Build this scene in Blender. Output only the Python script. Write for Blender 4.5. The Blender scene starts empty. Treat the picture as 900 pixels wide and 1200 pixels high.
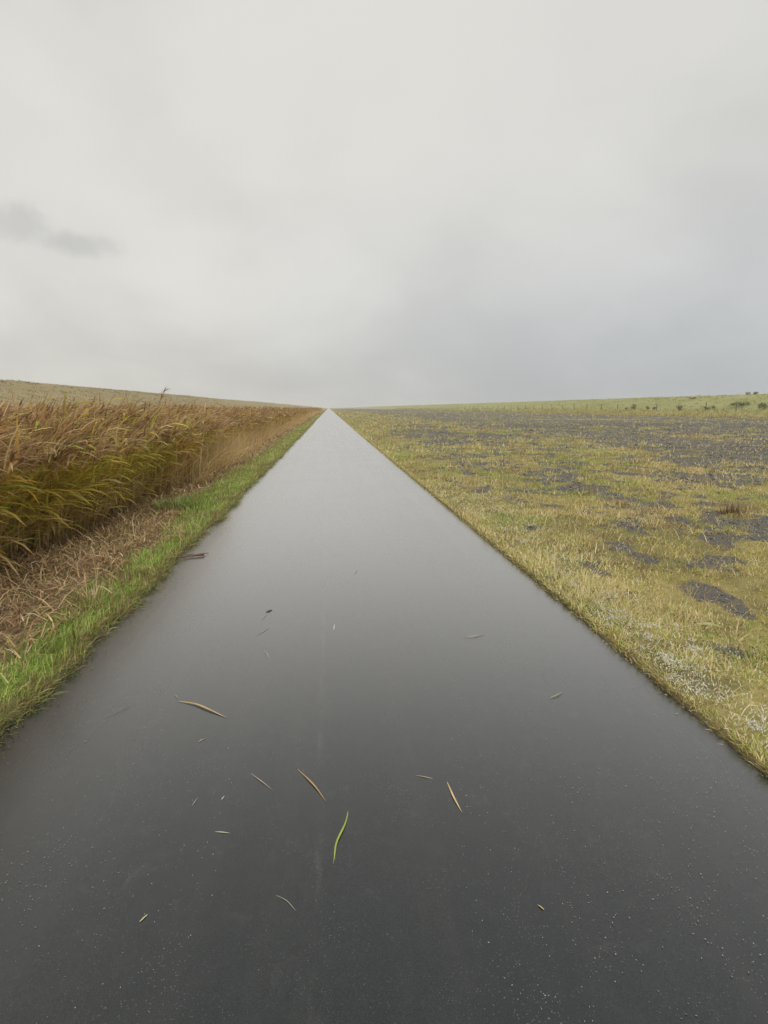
import bpy, bmesh, math, random
import numpy as np
C = bpy.context.scene
COL = C.collection
rad = math.radians

# ------------------------------------------------------------------ camera
EYE = 1.45
cam_d = bpy.data.cameras.new("camera")
cam_d.sensor_fit = 'VERTICAL'; cam_d.sensor_height = 24.0; cam_d.sensor_width = 18.0
cam_d.lens = 12.0
cam_d.clip_start = 0.05; cam_d.clip_end = 9000.0
cam = bpy.data.objects.new("camera", cam_d); COL.objects.link(cam)
cam.location = (0, 0, EYE)
cam.rotation_euler = (rad(90 - 11.4935), 0, rad(-6.0599))
C.camera = cam

# ------------------------------------------------------------------ light
SUN_EL, SUN_AZ = 55.0, 165.0            # azimuth from +Y towards +X
w = bpy.data.worlds.new("World"); C.world = w; w.use_nodes = True
NT = w.node_tree; NT.nodes.clear()

class G:
    """small helper to wire shader nodes"""
    def __init__(s, nt): s.nt = nt
    def n(s, t, **kw):
        x = s.nt.nodes.new(t)
        for k, v in kw.items(): setattr(x, k, v)
        return x
    def put(s, sock, v):
        if isinstance(v, bpy.types.NodeSocket): s.nt.links.new(v, sock)
        elif v is not None:
            if hasattr(sock.default_value, '__len__') and hasattr(v, '__len__') and len(sock.default_value) == 4 and len(v) == 3: v = (*v, 1)
            sock.default_value = v
    def m(s, op, a, b=None, c=None, clamp=False):
        x = s.n('ShaderNodeMath', operation=op, use_clamp=clamp)
        for i, v in enumerate((a, b, c)): s.put(x.inputs[i], v)
        return x.outputs[0]
    def v(s, op, a, b=None, out=0):
        x = s.n('ShaderNodeVectorMath', operation=op)
        s.put(x.inputs[0], a)
        if b is not None: s.put(x.inputs[1], b)
        return x.outputs[out]
    def mix(s, f, a, b, blend='MIX'):
        x = s.n('ShaderNodeMix', data_type='RGBA', blend_type=blend)
        s.put(x.inputs[0], f); s.put(x.inputs[6], a); s.put(x.inputs[7], b)
        return x.outputs[2]
    def noise(s, vec, scale, detail=4, rough=.55, dist=0):
        x = s.n('ShaderNodeTexNoise'); s.put(x.inputs['Vector'], vec)
        x.inputs['Scale'].default_value = scale; x.inputs['Detail'].default_value = detail
        x.inputs['Roughness'].default_value = rough; x.inputs['Distortion'].default_value = dist
        return x.outputs['Fac']
    def step(s, v, a, b, o0=0., o1=1.):
        x = s.n('ShaderNodeMapRange', interpolation_type='SMOOTHSTEP')
        for i, q in enumerate((v, a, b, o0, o1)): s.put(x.inputs[i], q)
        return x.outputs[0]
    def sep(s, v):
        x = s.n('ShaderNodeSeparateXYZ'); s.put(x.inputs[0], v); return x.outputs
    def comb(s, x, y, z):
        c = s.n('ShaderNodeCombineXYZ')
        for i, q in enumerate((x, y, z)): s.put(c.inputs[i], q)
        return c.outputs[0]

g = G(NT)
tc = g.n('ShaderNodeTexCoord')
d = g.v('NORMALIZE', tc.outputs['Generated'])
X, Y, Z = g.sep(d)
sky = g.n('ShaderNodeTexSky', sky_type='NISHITA')
sky.sun_disc = False; sky.sun_elevation = rad(SUN_EL); sky.sun_rotation = rad(SUN_AZ)
sky.air_density = 1.0; sky.dust_density = 3.0
# the cloud deck: noise on a plane overhead
zz = g.m('ADD', g.m('MAXIMUM', Z, 0.0), 0.42)
pl = g.comb(g.m('DIVIDE', X, zz), g.m('DIVIDE', Y, zz), 0.0)
n1 = g.noise(g.v('ADD', pl, (3.1, 5.7, 0)), 1.1, 5, .5, .4)
n2 = g.noise(g.v('ADD', pl, (7.3, 2.1, 0)), 2.2, 4, .5, .2)
n = g.m('ADD', g.m('MULTIPLY', n1, .72), g.m('MULTIPLY', n2, .28))
cl = g.step(n, .36, .64)
side = g.step(X, -.45, .70)                         # 0 left .. 1 right
low = g.step(Z, .0, .42, 1., 0.)
warm = g.mix(cl, (6.75, 6.62, 6.2), (8.05, 7.88, 7.3))
cool = g.mix(cl, (5.15, 5.37, 5.6), (5.85, 6.02, 6.2))
rightlow = g.m('MULTIPLY', side, g.m('ADD', g.m('MULTIPLY', low, .75), .25))
deck = g.mix(rightlow, warm, cool)
hz = g.m('SUBTRACT', 1.0, g.m('MULTIPLY', g.step(Z, .02, .24, 1., 0.), .10))
deck = g.mix(1.0, deck, g.comb(hz, hz, hz), 'MULTIPLY')
# overcast gradient: brighter towards the zenith
over = g.m('ADD', 1.0, g.m('MULTIPLY', g.step(Z, .55, 1.05), .8))
deck = g.mix(1.0, deck, g.comb(over, over, over), 'MULTIPLY')
# a low scud of darker cloud on the left
wob = g.noise(d, 22, 6, .62)
def blob(c, rx, rz, amp):
    x = g.m('DIVIDE', g.m('SUBTRACT', X, c[0]), rx); z = g.m('DIVIDE', g.m('SUBTRACT', Z, c[2]), rz)
    r = g.m('SQRT', g.m('ADD', g.m('MULTIPLY', x, x), g.m('MULTIPLY', z, z)))
    r = g.m('ADD', r, g.m('MULTIPLY', g.m('SUBTRACT', wob, .5), 1.5))
    f = g.step(r, .25, 1.1, 1., 0.)
    f = g.m('MULTIPLY', f, g.m('GREATER_THAN', Y, 0.0))
    return g.m('MULTIPLY', f, amp)
s1 = blob((-.45, 0, .262), .062, .030, .25)
s2 = blob((-.375, 0, .247), .058, .022, .27)
scud = g.m('MAXIMUM', s1, s2)
deck = g.mix(scud, deck, (2.6, 2.7, 2.9))
skyc = g.mix(.07, deck, sky.outputs[0])
bg = g.n('ShaderNodeBackground'); bg.inputs['Strength'].default_value = 0.1
NT.links.new(skyc, bg.inputs['Color'])
wo = g.n('ShaderNodeOutputWorld'); NT.links.new(bg.outputs[0], wo.inputs[0])

sd = bpy.data.lights.new("sun", 'SUN'); sd.energy = 1.5; sd.angle = rad(40); sd.color = (1, .96, .9)
so = bpy.data.objects.new("sun", sd); COL.objects.link(so)
so.rotation_euler = (rad(90 - SUN_EL), 0, rad(180 - SUN_AZ)); so.location = (10, -20, 30)

C.view_settings.view_transform = 'Standard'; C.view_settings.look = 'None'
C.view_settings.exposure = 0.0; C.view_settings.gamma = 1.0; C.view_settings.use_curve_mapping = False
C.cycles.max_bounces = 6; C.cycles.diffuse_bounces = 3; C.cycles.transmission_bounces = 3; C.cycles.glossy_bounces = 3
C.cycles.volume_bounces = 1

# ------------------------------------------------------------------ numpy helpers
rng = np.random.default_rng(11)
def U(a, b, n): return rng.uniform(a, b, n)
def _h(ix, iy, seed):
    x = (ix.astype(np.int64) * 374761393 + iy.astype(np.int64) * 668265263 + seed * 974634721) & 0xffffffff
    x = ((x ^ (x >> 13)) * 1274126177) & 0xffffffff
    x = (x ^ (x >> 16)) & 0xffffff
    return x / float(0xffffff)
def vnoise(x, y, seed=0):
    x = np.asarray(x, float); y = np.asarray(y, float)
    x0 = np.floor(x); y0 = np.floor(y); fx = x - x0; fy = y - y0
    fx = fx * fx * (3 - 2 * fx); fy = fy * fy * (3 - 2 * fy)
    a = _h(x0, y0, seed); b = _h(x0 + 1, y0, seed); c = _h(x0, y0 + 1, seed); e = _h(x0 + 1, y0 + 1, seed)
    return (a * (1 - fx) + b * fx) * (1 - fy) + (c * (1 - fx) + e * fx) * fy
def fbm(x, y, seed=0, o=4):
    s = 0; a = .5; t = 0
    for k in range(o):
        s = s + a * vnoise(np.asarray(x) * 2 ** k, np.asarray(y) * 2 ** k, seed + k * 17); t += a; a *= .55
    return s / t
def sst(x, a, b):
    t = np.clip((x - a) / (b - a), 0, 1); return t * t * (3 - 2 * t)

def left_edge(y):  return -1.49 + .05 * (fbm(y * 1.3, y * 0, 3) - .5) * 2 + .03 * (vnoise(y * 9, y * 0, 8) - .5) * 2
def right_edge(y): return 1.735 + .016 * (fbm(y * .8, y * 0, 5) - .5) * 2 + .012 * (vnoise(y * 12, y * 0, 9) - .5)
def reed_edge(y):  # the near border of the reed bed
    return -2.88 - .88 * sst(y, 6, 20) + .28 * (fbm(y * .6, y * 0, 21) - .5) * 2

def ground_z(x, y):
    x = np.asarray(x, float); y = np.asarray(y, float)
    le, re = left_edge(y), right_edge(y)
    zl = sst(le - x, -.03, .05) * .05 - .03
    zl = zl + sst(-x, 1.6, 2.2) * .03 - sst(-x, 2.3, 4.5) * .28
    zr = sst(x - re, -.012, .02) * .048 - .03 + sst(x, 1.9, 3.0) * .015
    z = np.where(x < 0, zl, zr)
    off = np.where(x < 0, le - x, x - re)
    bump = (fbm(x * 2.2, y * 2.2, 31) - .5) * .07 + (fbm(x * .35, y * .35, 37, 3) - .5) * .16
    return z + bump * sst(off, .08, .8)

PATCH = [(2.55, 4.9, .3, .2), (4.25, 8.8, .75, .35), (6.9, 9.6, 1.5, .85), (2.95, 4.75, .33, .33), (3.05, 3.6, .45, .28), (3.55, 3.45, .5, .22),
         (3.9, 16.2, .8, 1.3), (6.4, 31, 2.4, 8), (7.2, 7.4, .8, .3), (4.3, 4.1, .5, .25), (12.5, 10.5, 1.5, .6), (16, 15, 4, 1.6), (4.6, 24, 1.0, 3), (5.2, 5.6, .5, .22), (9.0, 9.3, 1.3, .5), (8.8, 6.9, .9, .3), (7.0, 14.5, 1.2, .8), (10, 13, 1.6, .7)]
STRIP = [(25, 36, 7, 1.8), (22, 25, 5, .8), (34, 62, 10, 4)]
def gravel(x, y):
    """0 = turf, 1 = bare grey gravel, on the right of the path"""
    x = np.asarray(x, float); y = np.asarray(y, float)
    nz = fbm(x * .55, y * .42, 51, 5); nf = fbm(x * 3.4, y * 3.0, 57, 5)
    base = .42 * sst(x, 2.4, 5.5) - .36 + .66 * sst(x, 9.5, 15)
    v = base + .03 + (nz - .5) * 1.8 + (nf - .5) * 3.0
    for (cx, cy, rx, ry) in PATCH:
        r = ((x - cx) / rx) ** 2 + ((y - cy) / ry) ** 2
        v = v + .56 * np.exp(-r * 1.1)
    for (cx, cy, rx, ry) in STRIP:
        r = ((x - cx) / rx) ** 2 + ((y - cy) / ry) ** 2
        v = v - .75 * np.exp(-r * 1.2)
    v = v - 2.0 * sst(-x, -2.4, -1.9) - 1.2 * sst(x, 58, 64)
    return np.clip(sst(v, -.05, .5), 0, 1)

class MB:
    """collects ribbons and small solids, then becomes one mesh"""
    def __init__(s): s.v = []; s.c = []; s.q = []; s.t = []; s.n = 0
    def add(s, V, Cc, Q=None, T=None):
        V = np.asarray(V, np.float32).reshape(-1, 3); k = len(V)
        Cc = np.asarray(Cc, np.float32)
        if Cc.ndim == 1: Cc = np.broadcast_to(Cc, (k, 3))
        s.v.append(V); s.c.append(Cc.reshape(-1, 3))
        if Q is not None and len(Q): s.q.append(np.asarray(Q, np.int64).reshape(-1, 4) + s.n)
        if T is not None and len(T): s.t.append(np.asarray(T, np.int64).reshape(-1, 3) + s.n)
        s.n += k
    def ribbons(s, P, side, W, col):
        """P (N,S,3) centre lines, side (N,3), W (N,S) half widths, col (N,3)/(N,S,3); ends in a point"""
        N, S, _ = P.shape
        if N == 0: return
        side = side[:, None, :] * W[:, :, None]
        L = P - side; R = P + side
        V = np.empty((N, 2 * (S - 1) + 1, 3), np.float32)
        V[:, 0:2 * (S - 1):2] = L[:, :-1]; V[:, 1:2 * (S - 1):2] = R[:, :-1]; V[:, -1] = P[:, -1]
        if col.ndim == 2: cc = np.repeat(col[:, None, :], V.shape[1], 1)
        else:
            cc = np.empty_like(V); cc[:, 0:2 * (S - 1):2] = col[:, :-1]; cc[:, 1:2 * (S - 1):2] = col[:, :-1]; cc[:, -1] = col[:, -1]
        b = np.arange(N)[:, None] * V.shape[1]
        Q = [np.concatenate([b + 2 * k, b + 2 * k + 1, b + 2 * k + 3, b + 2 * k + 2], 1) for k in range(S - 2)]
        T = np.concatenate([b + 2 * (S - 2), b + 2 * (S - 2) + 1, b + 2 * (S - 1)], 1)
        s.add(V, cc, np.concatenate(Q) if Q else None, T)
    def octas(s, P, R, col, rot=None):
        """N small lumps: P (N,3), R (N,3) radii, col (N,3)"""
        N = len(P)
        if N == 0: return
        base = np.array([[1, 0, 0], [0, 1, 0], [-1, 0, 0], [0, -1, 0], [0, 0, 1], [0, 0, -1]], float)
        V = base[None] * R[:, None, :] * U(.75, 1.2, (N, 6, 1))
        a = U(0, 6.28, N); ca, sa = np.cos(a)[:, None], np.sin(a)[:, None]
        V = np.stack([V[..., 0] * ca - V[..., 1] * sa, V[..., 0] * sa + V[..., 1] * ca, V[..., 2]], -1) + P[:, None, :]
        f = np.array([[0, 1, 4], [1, 2, 4], [2, 3, 4], [3, 0, 4], [1, 0, 5], [2, 1, 5], [3, 2, 5], [0, 3, 5]])
        T = (np.arange(N)[:, None, None] * 6 + f[None]).reshape(-1, 3)
        s.add(V, np.repeat(col[:, None, :], 6, 1), None, T)
    def mesh(s, name, smooth=False):
        me = bpy.data.meshes.new(name)
        V = np.concatenate(s.v); Cc = np.concatenate(s.c)
        Q = np.concatenate(s.q) if s.q else np.zeros((0, 4), np.int64)
        T = np.concatenate(s.t) if s.t else np.zeros((0, 3), np.int64)
        me.vertices.add(len(V)); me.vertices.foreach_set('co', V.ravel().astype(np.float32))
        li = np.concatenate([Q.ravel(), T.ravel()]).astype(np.int32)
        me.loops.add(len(li)); me.loops.foreach_set('vertex_index', li)
        tot = np.concatenate([np.full(len(Q), 4), np.full(len(T), 3)]).astype(np.int32)
        st = (np.cumsum(tot) - tot).astype(np.int32)
        me.polygons.add(len(tot)); me.polygons.foreach_set('loop_start', st); me.polygons.foreach_set('loop_total', tot)
        if smooth: me.polygons.foreach_set('use_smooth', np.ones(len(tot), bool))
        me.update(calc_edges=True)
        at = me.color_attributes.new('tint', 'FLOAT_COLOR', 'POINT')
        at.data.foreach_set('color', np.concatenate([Cc, np.ones((len(Cc), 1), np.float32)], 1).ravel())
        me.validate(); return me
    def build(s, name, mat, parent=None, smooth=False):
        o = bpy.data.objects.new(name, s.mesh(name, smooth)); COL.objects.link(o)
        o.data.materials.append(mat); o.parent = parent
        return o

def tag(o, label=None, cat=None, group=None, kind=None):
    for k, v in (('label', label), ('category', cat), ('group', group), ('kind', kind)):
        if v: o[k] = v
    return o
def empty(name, loc):
    o = bpy.data.objects.new(name, None); COL.objects.link(o); o.location = loc; o.empty_display_size = .2; return o

# ------------------------------------------------------------------ materials
def mat(name):
    m = bpy.data.materials.new(name); m.use_nodes = True
    m.node_tree.nodes.clear(); gg = G(m.node_tree)
    out = gg.n('ShaderNodeOutputMaterial'); p = gg.n('ShaderNodeBsdfPrincipled')
    m.node_tree.links.new(p.outputs[0], out.inputs[0])
    return m, gg, p, out
def tint_mat(name, rough=.55, trans=.0, spec=.3, fine=60., amt=.25):
    m, gg, p, out = mat(name)
    a = gg.n('ShaderNodeAttribute', attribute_name='tint').outputs['Color']
    tcx = gg.n('ShaderNodeTexCoord').outputs['Object']
    nz = gg.noise(tcx, fine, 3)
    k = gg.m('ADD', 1 - amt, gg.m('MULTIPLY', nz, 2 * amt))
    col = gg.mix(1.0, a, gg.comb(k, k, k), 'MULTIPLY')
    gg.put(p.inputs['Base Color'], col); p.inputs['Roughness'].default_value = rough
    p.inputs['Specular IOR Level'].default_value = spec
    if trans:
        t = gg.n('ShaderNodeBsdfTranslucent'); gg.put(t.inputs[0], col)
        mx = gg.n('ShaderNodeMixShader'); mx.inputs[0].default_value = trans
        gg.nt.links.new(p.outputs[0], mx.inputs[1]); gg.nt.links.new(t.outputs[0], mx.inputs[2])
        gg.nt.links.new(mx.outputs[0], out.inputs[0])
    return m
M_reed = tint_mat('reed_blades', .55, .45, .25, 25, .2)
M_grass = tint_mat('grass_blades', .45, .3, .3, 30, .2)
M_straw = tint_mat('dead_straw', .6, .15, .25, 40, .25)
M_leaf = tint_mat('wet_leaf', .35, .1, .5, 90, .2)
M_stone = tint_mat('wet_stone', .45, 0, .4, 120, .2)
M_fluff = tint_mat('white_fluff', .8, .3, .2, 120, .1)
M_wood = tint_mat('weathered_wood', .7, 0, .3, 20, .3)
M_shrub = tint_mat('shrub_leaves', .5, .25, .3, 8, .25)

# wet asphalt
M_road, gg, p, out = mat('wet_asphalt')
oc = gg.n('ShaderNodeTexCoord').outputs['Object']
ox, oy, oz = gg.sep(oc)
agg = gg.noise(oc, 260, 3, .6); mid = gg.noise(oc, 14, 4, .6)
lon = gg.noise(gg.comb(gg.m('MULTIPLY', ox, 5.5), gg.m('MULTIPLY', oy, .12), 0), 1.0, 4, .6)
big = gg.noise(oc, .9, 4, .55)
c = gg.mix(gg.step(agg, .35, .7), (.003, .0050, .0062), (.018, .0235, .026))
c = gg.mix(gg.step(gg.m('ADD', gg.m('MULTIPLY', lon, .6), gg.m('MULTIPLY', mid, .4)), .42, .66, 0., .40), c, (.026, .028, .028))
# a faint pale scuff line along the path and pale specks: stone chips and raindrop glints painted into the colour
scuff = gg.step(gg.m('ABSOLUTE', gg.m('ADD', ox, .065)), .004, .022, 1., 0.)
scuff = gg.m('MULTIPLY', scuff, gg.step(gg.noise(gg.comb(gg.m('MULTIPLY', ox, 20), gg.m('MULTIPLY', oy, 4), 0), 1.0, 4, .6), .42, .7, 0., .28))
c = gg.mix(scuff, c, (.085, .085, .08))
vo = gg.n('ShaderNodeTexVoronoi'); gg.put(vo.inputs['Vector'], oc); vo.inputs['Scale'].default_value = 75
chip_glint = gg.m('MULTIPLY', gg.step(vo.outputs['Distance'], .05, .22, 1., 0.), gg.m('GREATER_THAN', gg.sep(vo.outputs['Color'])[0], .90))
chip_glint = gg.m('MULTIPLY', chip_glint, gg.step(gg.noise(oc, 5, 3, .6), .46, .66, .08, .8))
c = gg.mix(gg.m('MULTIPLY', chip_glint, .9), c, (.16, .165, .165))
vo2 = gg.n('ShaderNodeTexVoronoi'); gg.put(vo2.inputs['Vector'], oc); vo2.inputs['Scale'].default_value = 150
chip_glint2 = gg.m('MULTIPLY', gg.step(vo2.outputs['Distance'], .08, .32, 1., 0.), gg.m('GREATER_THAN', gg.sep(vo2.outputs['Color'])[1], .70))
chip_glint2 = gg.m('MULTIPLY', chip_glint2, gg.step(gg.noise(oc, 3.3, 4, .65), .40, .68, .1, 1.))
c = gg.mix(gg.m('MULTIPLY', chip_glint2, .8), c, (.15, .155, .155))
smear = gg.step(gg.noise(oc, 9, 6, .7, .6), .56, .76, 0., .5)
c = gg.mix(smear, c, (.05, .052, .052))
gg.put(p.inputs['Base Color'], c)
p.inputs['Roughness'].default_value = .6; p.inputs['Specular IOR Level'].default_value = 0
bp = gg.n('ShaderNodeBump'); bp.inputs['Strength'].default_value = .3; bp.inputs['Distance'].default_value = .001
gg.put(bp.inputs['Height'], gg.m('ADD', gg.m('MULTIPLY', agg, .8), gg.m('MULTIPLY', mid, .6)))
gg.nt.links.new(bp.outputs[0], p.inputs['Normal'])
# the water film: two wet interfaces (film and binder) reflect about twice as much as one
bp2 = gg.n('ShaderNodeBump'); bp2.inputs['Strength'].default_value = .12; bp2.inputs['Distance'].default_value = .001
gg.put(bp2.inputs['Height'], gg.m('ADD', gg.m('MULTIPLY', agg, .8), gg.m('MULTIPLY', mid, .15)))
fr = gg.n('ShaderNodeFresnel'); fr.inputs['IOR'].default_value = 1.34
gl = gg.n('ShaderNodeBsdfGlossy'); gl.inputs['Color'].default_value = (.975, .965, .96, 1)
gg.put(gl.inputs['Roughness'], gg.step(gg.m('ADD', gg.m('MULTIPLY', big, .5), gg.m('MULTIPLY', lon, .5)), .36, .64, .30, .25))
for nd in (fr, gl): gg.nt.links.new(bp2.outputs[0], nd.inputs['Normal'])
mx = gg.n('ShaderNodeMixShader')
xr = gg.m('MULTIPLY', gg.m('POWER', gg.m('MAXIMUM', gg.m('SUBTRACT', fr.outputs[0], .0172), 0.0), .90), 3.6 / .6)
gg.put(mx.inputs[0], gg.m('MULTIPLY', gg.m('SUBTRACT', 1.0, gg.m('EXPONENT', gg.m('MULTIPLY', xr, -1.0))), .78))
gg.nt.links.new(p.outputs[0], mx.inputs[1]); gg.nt.links.new(gl.outputs[0], mx.inputs[2]); gg.nt.links.new(mx.outputs[0], out.inputs[0])

# ground: 'tint' holds the soil cover colour of each spot, 'bare' how much gravel lies there
M_ground, gg, p, out = mat('field_ground')
oc = gg.n('ShaderNodeTexCoord').outputs['Object']
tint = gg.n('ShaderNodeAttribute', attribute_name='tint').outputs['Color']
bare = gg.n('ShaderNodeAttribute', attribute_name='bare').outputs['Fac']
nA = gg.noise(oc, 38, 5, .65); nB = gg.noise(oc, 7, 5, .65); nC = gg.noise(oc, 1.4, 5, .65)
k = gg.m('ADD', .45, gg.m('ADD', gg.m('MULTIPLY', nA, .6), gg.m('MULTIPLY', nB, .5)))
turf = gg.mix(1.0, tint, gg.comb(k, k, k), 'MULTIPLY')
st = gg.mix(nA, (.050, .047, .040), (.155, .145, .122))
st = gg.mix(gg.step(nB, .4, .7, 0., .55), st, (.14, .115, .085))
fb = gg.m('ADD', bare, gg.m('MULTIPLY', gg.m('SUBTRACT', gg.m('ADD', gg.m('ADD', gg.m('MULTIPLY', nB, .45), gg.m('MULTIPLY', nC, .25)), gg.m('MULTIPLY', nA, .30)), .5), 2.6))
col = gg.mix(gg.step(fb, .30, .72), turf, st)
gg.put(p.inputs['Base Color'], col); p.inputs['Roughness'].default_value = .75
p.inputs['Specular IOR Level'].default_value = .3
bp = gg.n('ShaderNodeBump'); bp.inputs['Strength'].default_value = .8; bp.inputs['Distance'].default_value = .02
gg.put(bp.inputs['Height'], gg.m('ADD', nA, nB)); gg.nt.links.new(bp.outputs[0], p.inputs['Normal'])

def dike_mat(name, a, b, c3):
    m, gg, p, out = mat(name)
    oc = gg.n('ShaderNodeTexCoord').outputs['Object']
    x, y, z = gg.sep(oc)
    sq = gg.comb(x, gg.m('MULTIPLY', y, .35), z)
    n1 = gg.noise(sq, .18, 6, .62); n2 = gg.noise(oc, 2.2, 5, .65)
    col = gg.mix(gg.step(n1, .38, .62), a, b)
    col = gg.mix(gg.step(n2, .45, .7, 0., .6), col, c3)
    gg.put(p.inputs['Base Color'], col); p.inputs['Roughness'].default_value = .8; p.inputs['Specular IOR Level'].default_value = .2
    bp = gg.n('ShaderNodeBump'); bp.inputs['Strength'].default_value = .7; bp.inputs['Distance'].default_value = .15
    gg.put(bp.inputs['Height'], n2); gg.nt.links.new(bp.outputs[0], p.inputs['Normal'])
    return m
M_dikeL = dike_mat('autumn_dike_turf', (.235, .195, .098), (.28, .225, .12), (.205, .18, .085))
M_dikeR = dike_mat('green_dike_turf', (.25, .255, .095), (.31, .30, .13), (.20, .215, .075))

# ------------------------------------------------------------------ ground, path, dikes
def axis(pts):
    out = [pts[0][0]]
    for (a, st0), (b, _) in zip(pts[:-1], pts[1:]):
        k = max(1, int(round((b - a) / st0))); out += list(np.linspace(a, b, k + 1)[1:])
    return np.array(out)
def sheet(name, xs, ys, zf, cf, material, extra=None):
    Xg, Yg = np.meshgrid(xs, ys); Zg = zf(Xg, Yg)
    V = np.stack([Xg, Yg, Zg], -1).reshape(-1, 3)
    nx, ny = len(xs), len(ys)
    i = (np.arange(ny - 1)[:, None] * nx + np.arange(nx - 1)[None]).ravel()
    Q = np.stack([i, i + 1, i + nx + 1, i + nx], 1)
    b = MB(); b.add(V, cf(V[:, 0], V[:, 1]), Q); o = b.build(name, material, smooth=True)
    if extra:
        a = o.data.attributes.new('bare', 'FLOAT', 'POINT'); a.data.foreach_set('value', extra(V[:, 0], V[:, 1]).astype(np.float32))
    return o
def lerp(a, b, t): return np.asarray(a) * (1 - t[:, None]) + np.asarray(b) * t[:, None]
def ground_col(x, y):
    n1 = fbm(x * 1.1, y * 1.1, 61); n2 = fbm(x * .25, y * .18, 67); n3 = fbm(x * 3.1, y * 3.1, 63)
    right = lerp((.16, .15, .045), (.31, .255, .095), sst(n1 * .6 + n3 * .4, .36, .62))
    right = lerp(right, (.075, .07, .03), sst(n3, .55, .75) * .7)
    right = lerp(right, (.18, .22, .05), sst(n2, .52, .68) * .6)
    right = lerp(right, (.22, .16, .085), sst(fbm(x * .7, y * .7, 71), .58, .72) * .7)
    left = lerp((.12, .19, .04), (.22, .21, .07), n1)
    left = lerp(left, (.24, .17, .10), sst(-x + (n1 - .5) * .5 - .32 * sst(y, 5, 9), 1.78, 2.02))
    left = lerp(left, (.20, .14, .07), sst(-x, 3.0, 3.6))
    soil = np.array((.045, .037, .026))
    off = np.where(x < 0, left_edge(y) - x, x - right_edge(y))
    colr = np.where((x > 0)[:, None], right, left)
    colr = lerp(colr, (.13, .095, .05), sst(.16 - off, 0, .12) * (.45 + .4 * (x < 0)))
    return lerp(colr, soil, sst(.02 - off, 0, .03))
xs = axis([(-320, 40), (-80, 10), (-20, 1.5), (-6, .3), (-3.6, .09), (-1.7, .022), (-1.36, .5), (1.6, .02), (1.85, .07), (4.5, .12), (9, .3), (20, .8), (68, 6), (130, 40), (330, 40)])
ys = axis([(-8, .5), (.5, .07), (6, .12), (14, .25), (30, .6), (60, 1.5), (130, 6), (400, 60), (3400, 60)])
o = sheet('ground', xs, ys, ground_z, ground_col, M_ground, gravel); tag(o, kind='structure')
o = sheet('path', axis([(-1.75, .05), (2.0, .05)]), axis([(-8, 2), (40, 20), (3400, 20)]), lambda x, y: -.012 * (x / 1.7) ** 2 + .001,
          lambda x, y: np.full((len(x), 3), .03), M_road); tag(o, kind='structure')
def dl(x, y): return np.interp(x, [-120, -62, -42, -38, -36, -30, -22, -16], [-.6, .3, 4.35, 4.55, 4.5, 3.0, .9, -.5]) + (fbm(x * .08, y * .03, 81) - .5) * .45 + (fbm(x * .5, y * .3, 83) - .5) * .15
def dr(x, y): return np.interp(x, [61, 64, 67, 70, 78, 82, 87, 120, 150], [-.2, .25, .7, 1.3, 3.6, 4.05, 4.1, .3, -.5]) + (fbm(x * .08, y * .03, 91) - .5) * .3 + (fbm(x * .5, y * .3, 93) - .5) * .12
z3 = lambda x, y: np.full((len(x), 3), .3)
ysd = axis([(-20, 1.5), (150, 4), (500, 40), (3300, 40)])
o = sheet('dike', axis([(-120, 6), (-62, 1.0), (-16, 1)]), ysd, dl, z3, M_dikeL); tag(o, kind='structure')
o = sheet('dike', axis([(61, 1.0), (90, 6), (150, 6)]), ysd, dr, z3, M_dikeR); tag(o, kind='structure')

# ------------------------------------------------------------------ blades of any kind
def blades(b, root, length, width, head, lean, col, S=3, stiff=1.0, tipcol=None):
    """root (N,3); head = heading angle; lean = how far it bends over (0 upright .. 1 flat)"""
    N = len(root); t = np.linspace(0, 1, S)[None, :]
    hx, hy = np.cos(head), np.sin(head)
    ang = lean[:, None] * (.35 + .65 * t) * math.pi / 2
    dt = 1.0 / (S - 1)
    horiz = np.cumsum(np.sin(ang), 1) * dt - np.sin(ang[:, :1]) * dt
    vert = np.cumsum(np.cos(ang), 1) * dt - np.cos(ang[:, :1]) * dt
    P = np.stack([root[:, 0:1] + hx[:, None] * horiz * length[:, None], root[:, 1:2] + hy[:, None] * horiz * length[:, None], root[:, 2:3] + vert * length[:, None]], -1)
    side = np.stack([-hy, hx, np.zeros(N)], -1)
    tw = U(-1.0, 1.0, N)      # turn the blade about its own length a little
    side = side * np.cos(tw)[:, None] + np.stack([hx * .5, hy * .5, np.full(N, .7)], -1) * np.sin(tw)[:, None]
    W = width[:, None] * (1 - .55 * t) * np.ones((N, 1))
    cc = col if tipcol is None else col[:, None, :] * (1 - t[..., None]) + tipcol[:, None, :] * t[..., None]
    b.ribbons(P, side, W, cc)
def pick(cols, w, n, var=.16):
    c = np.array(cols)[rng.choice(len(cols), n, p=np.array(w) / sum(w))]
    return c * U(1 - var, 1 + var, (n, 1)) * U(.94, 1.06, (n, 3))
def scatter(dens, x0, x1, y0, y1):
    n = int(dens * (x1 - x0) * (y1 - y0)); return U(x0, x1, n), U(y0, y1, n)

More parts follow.
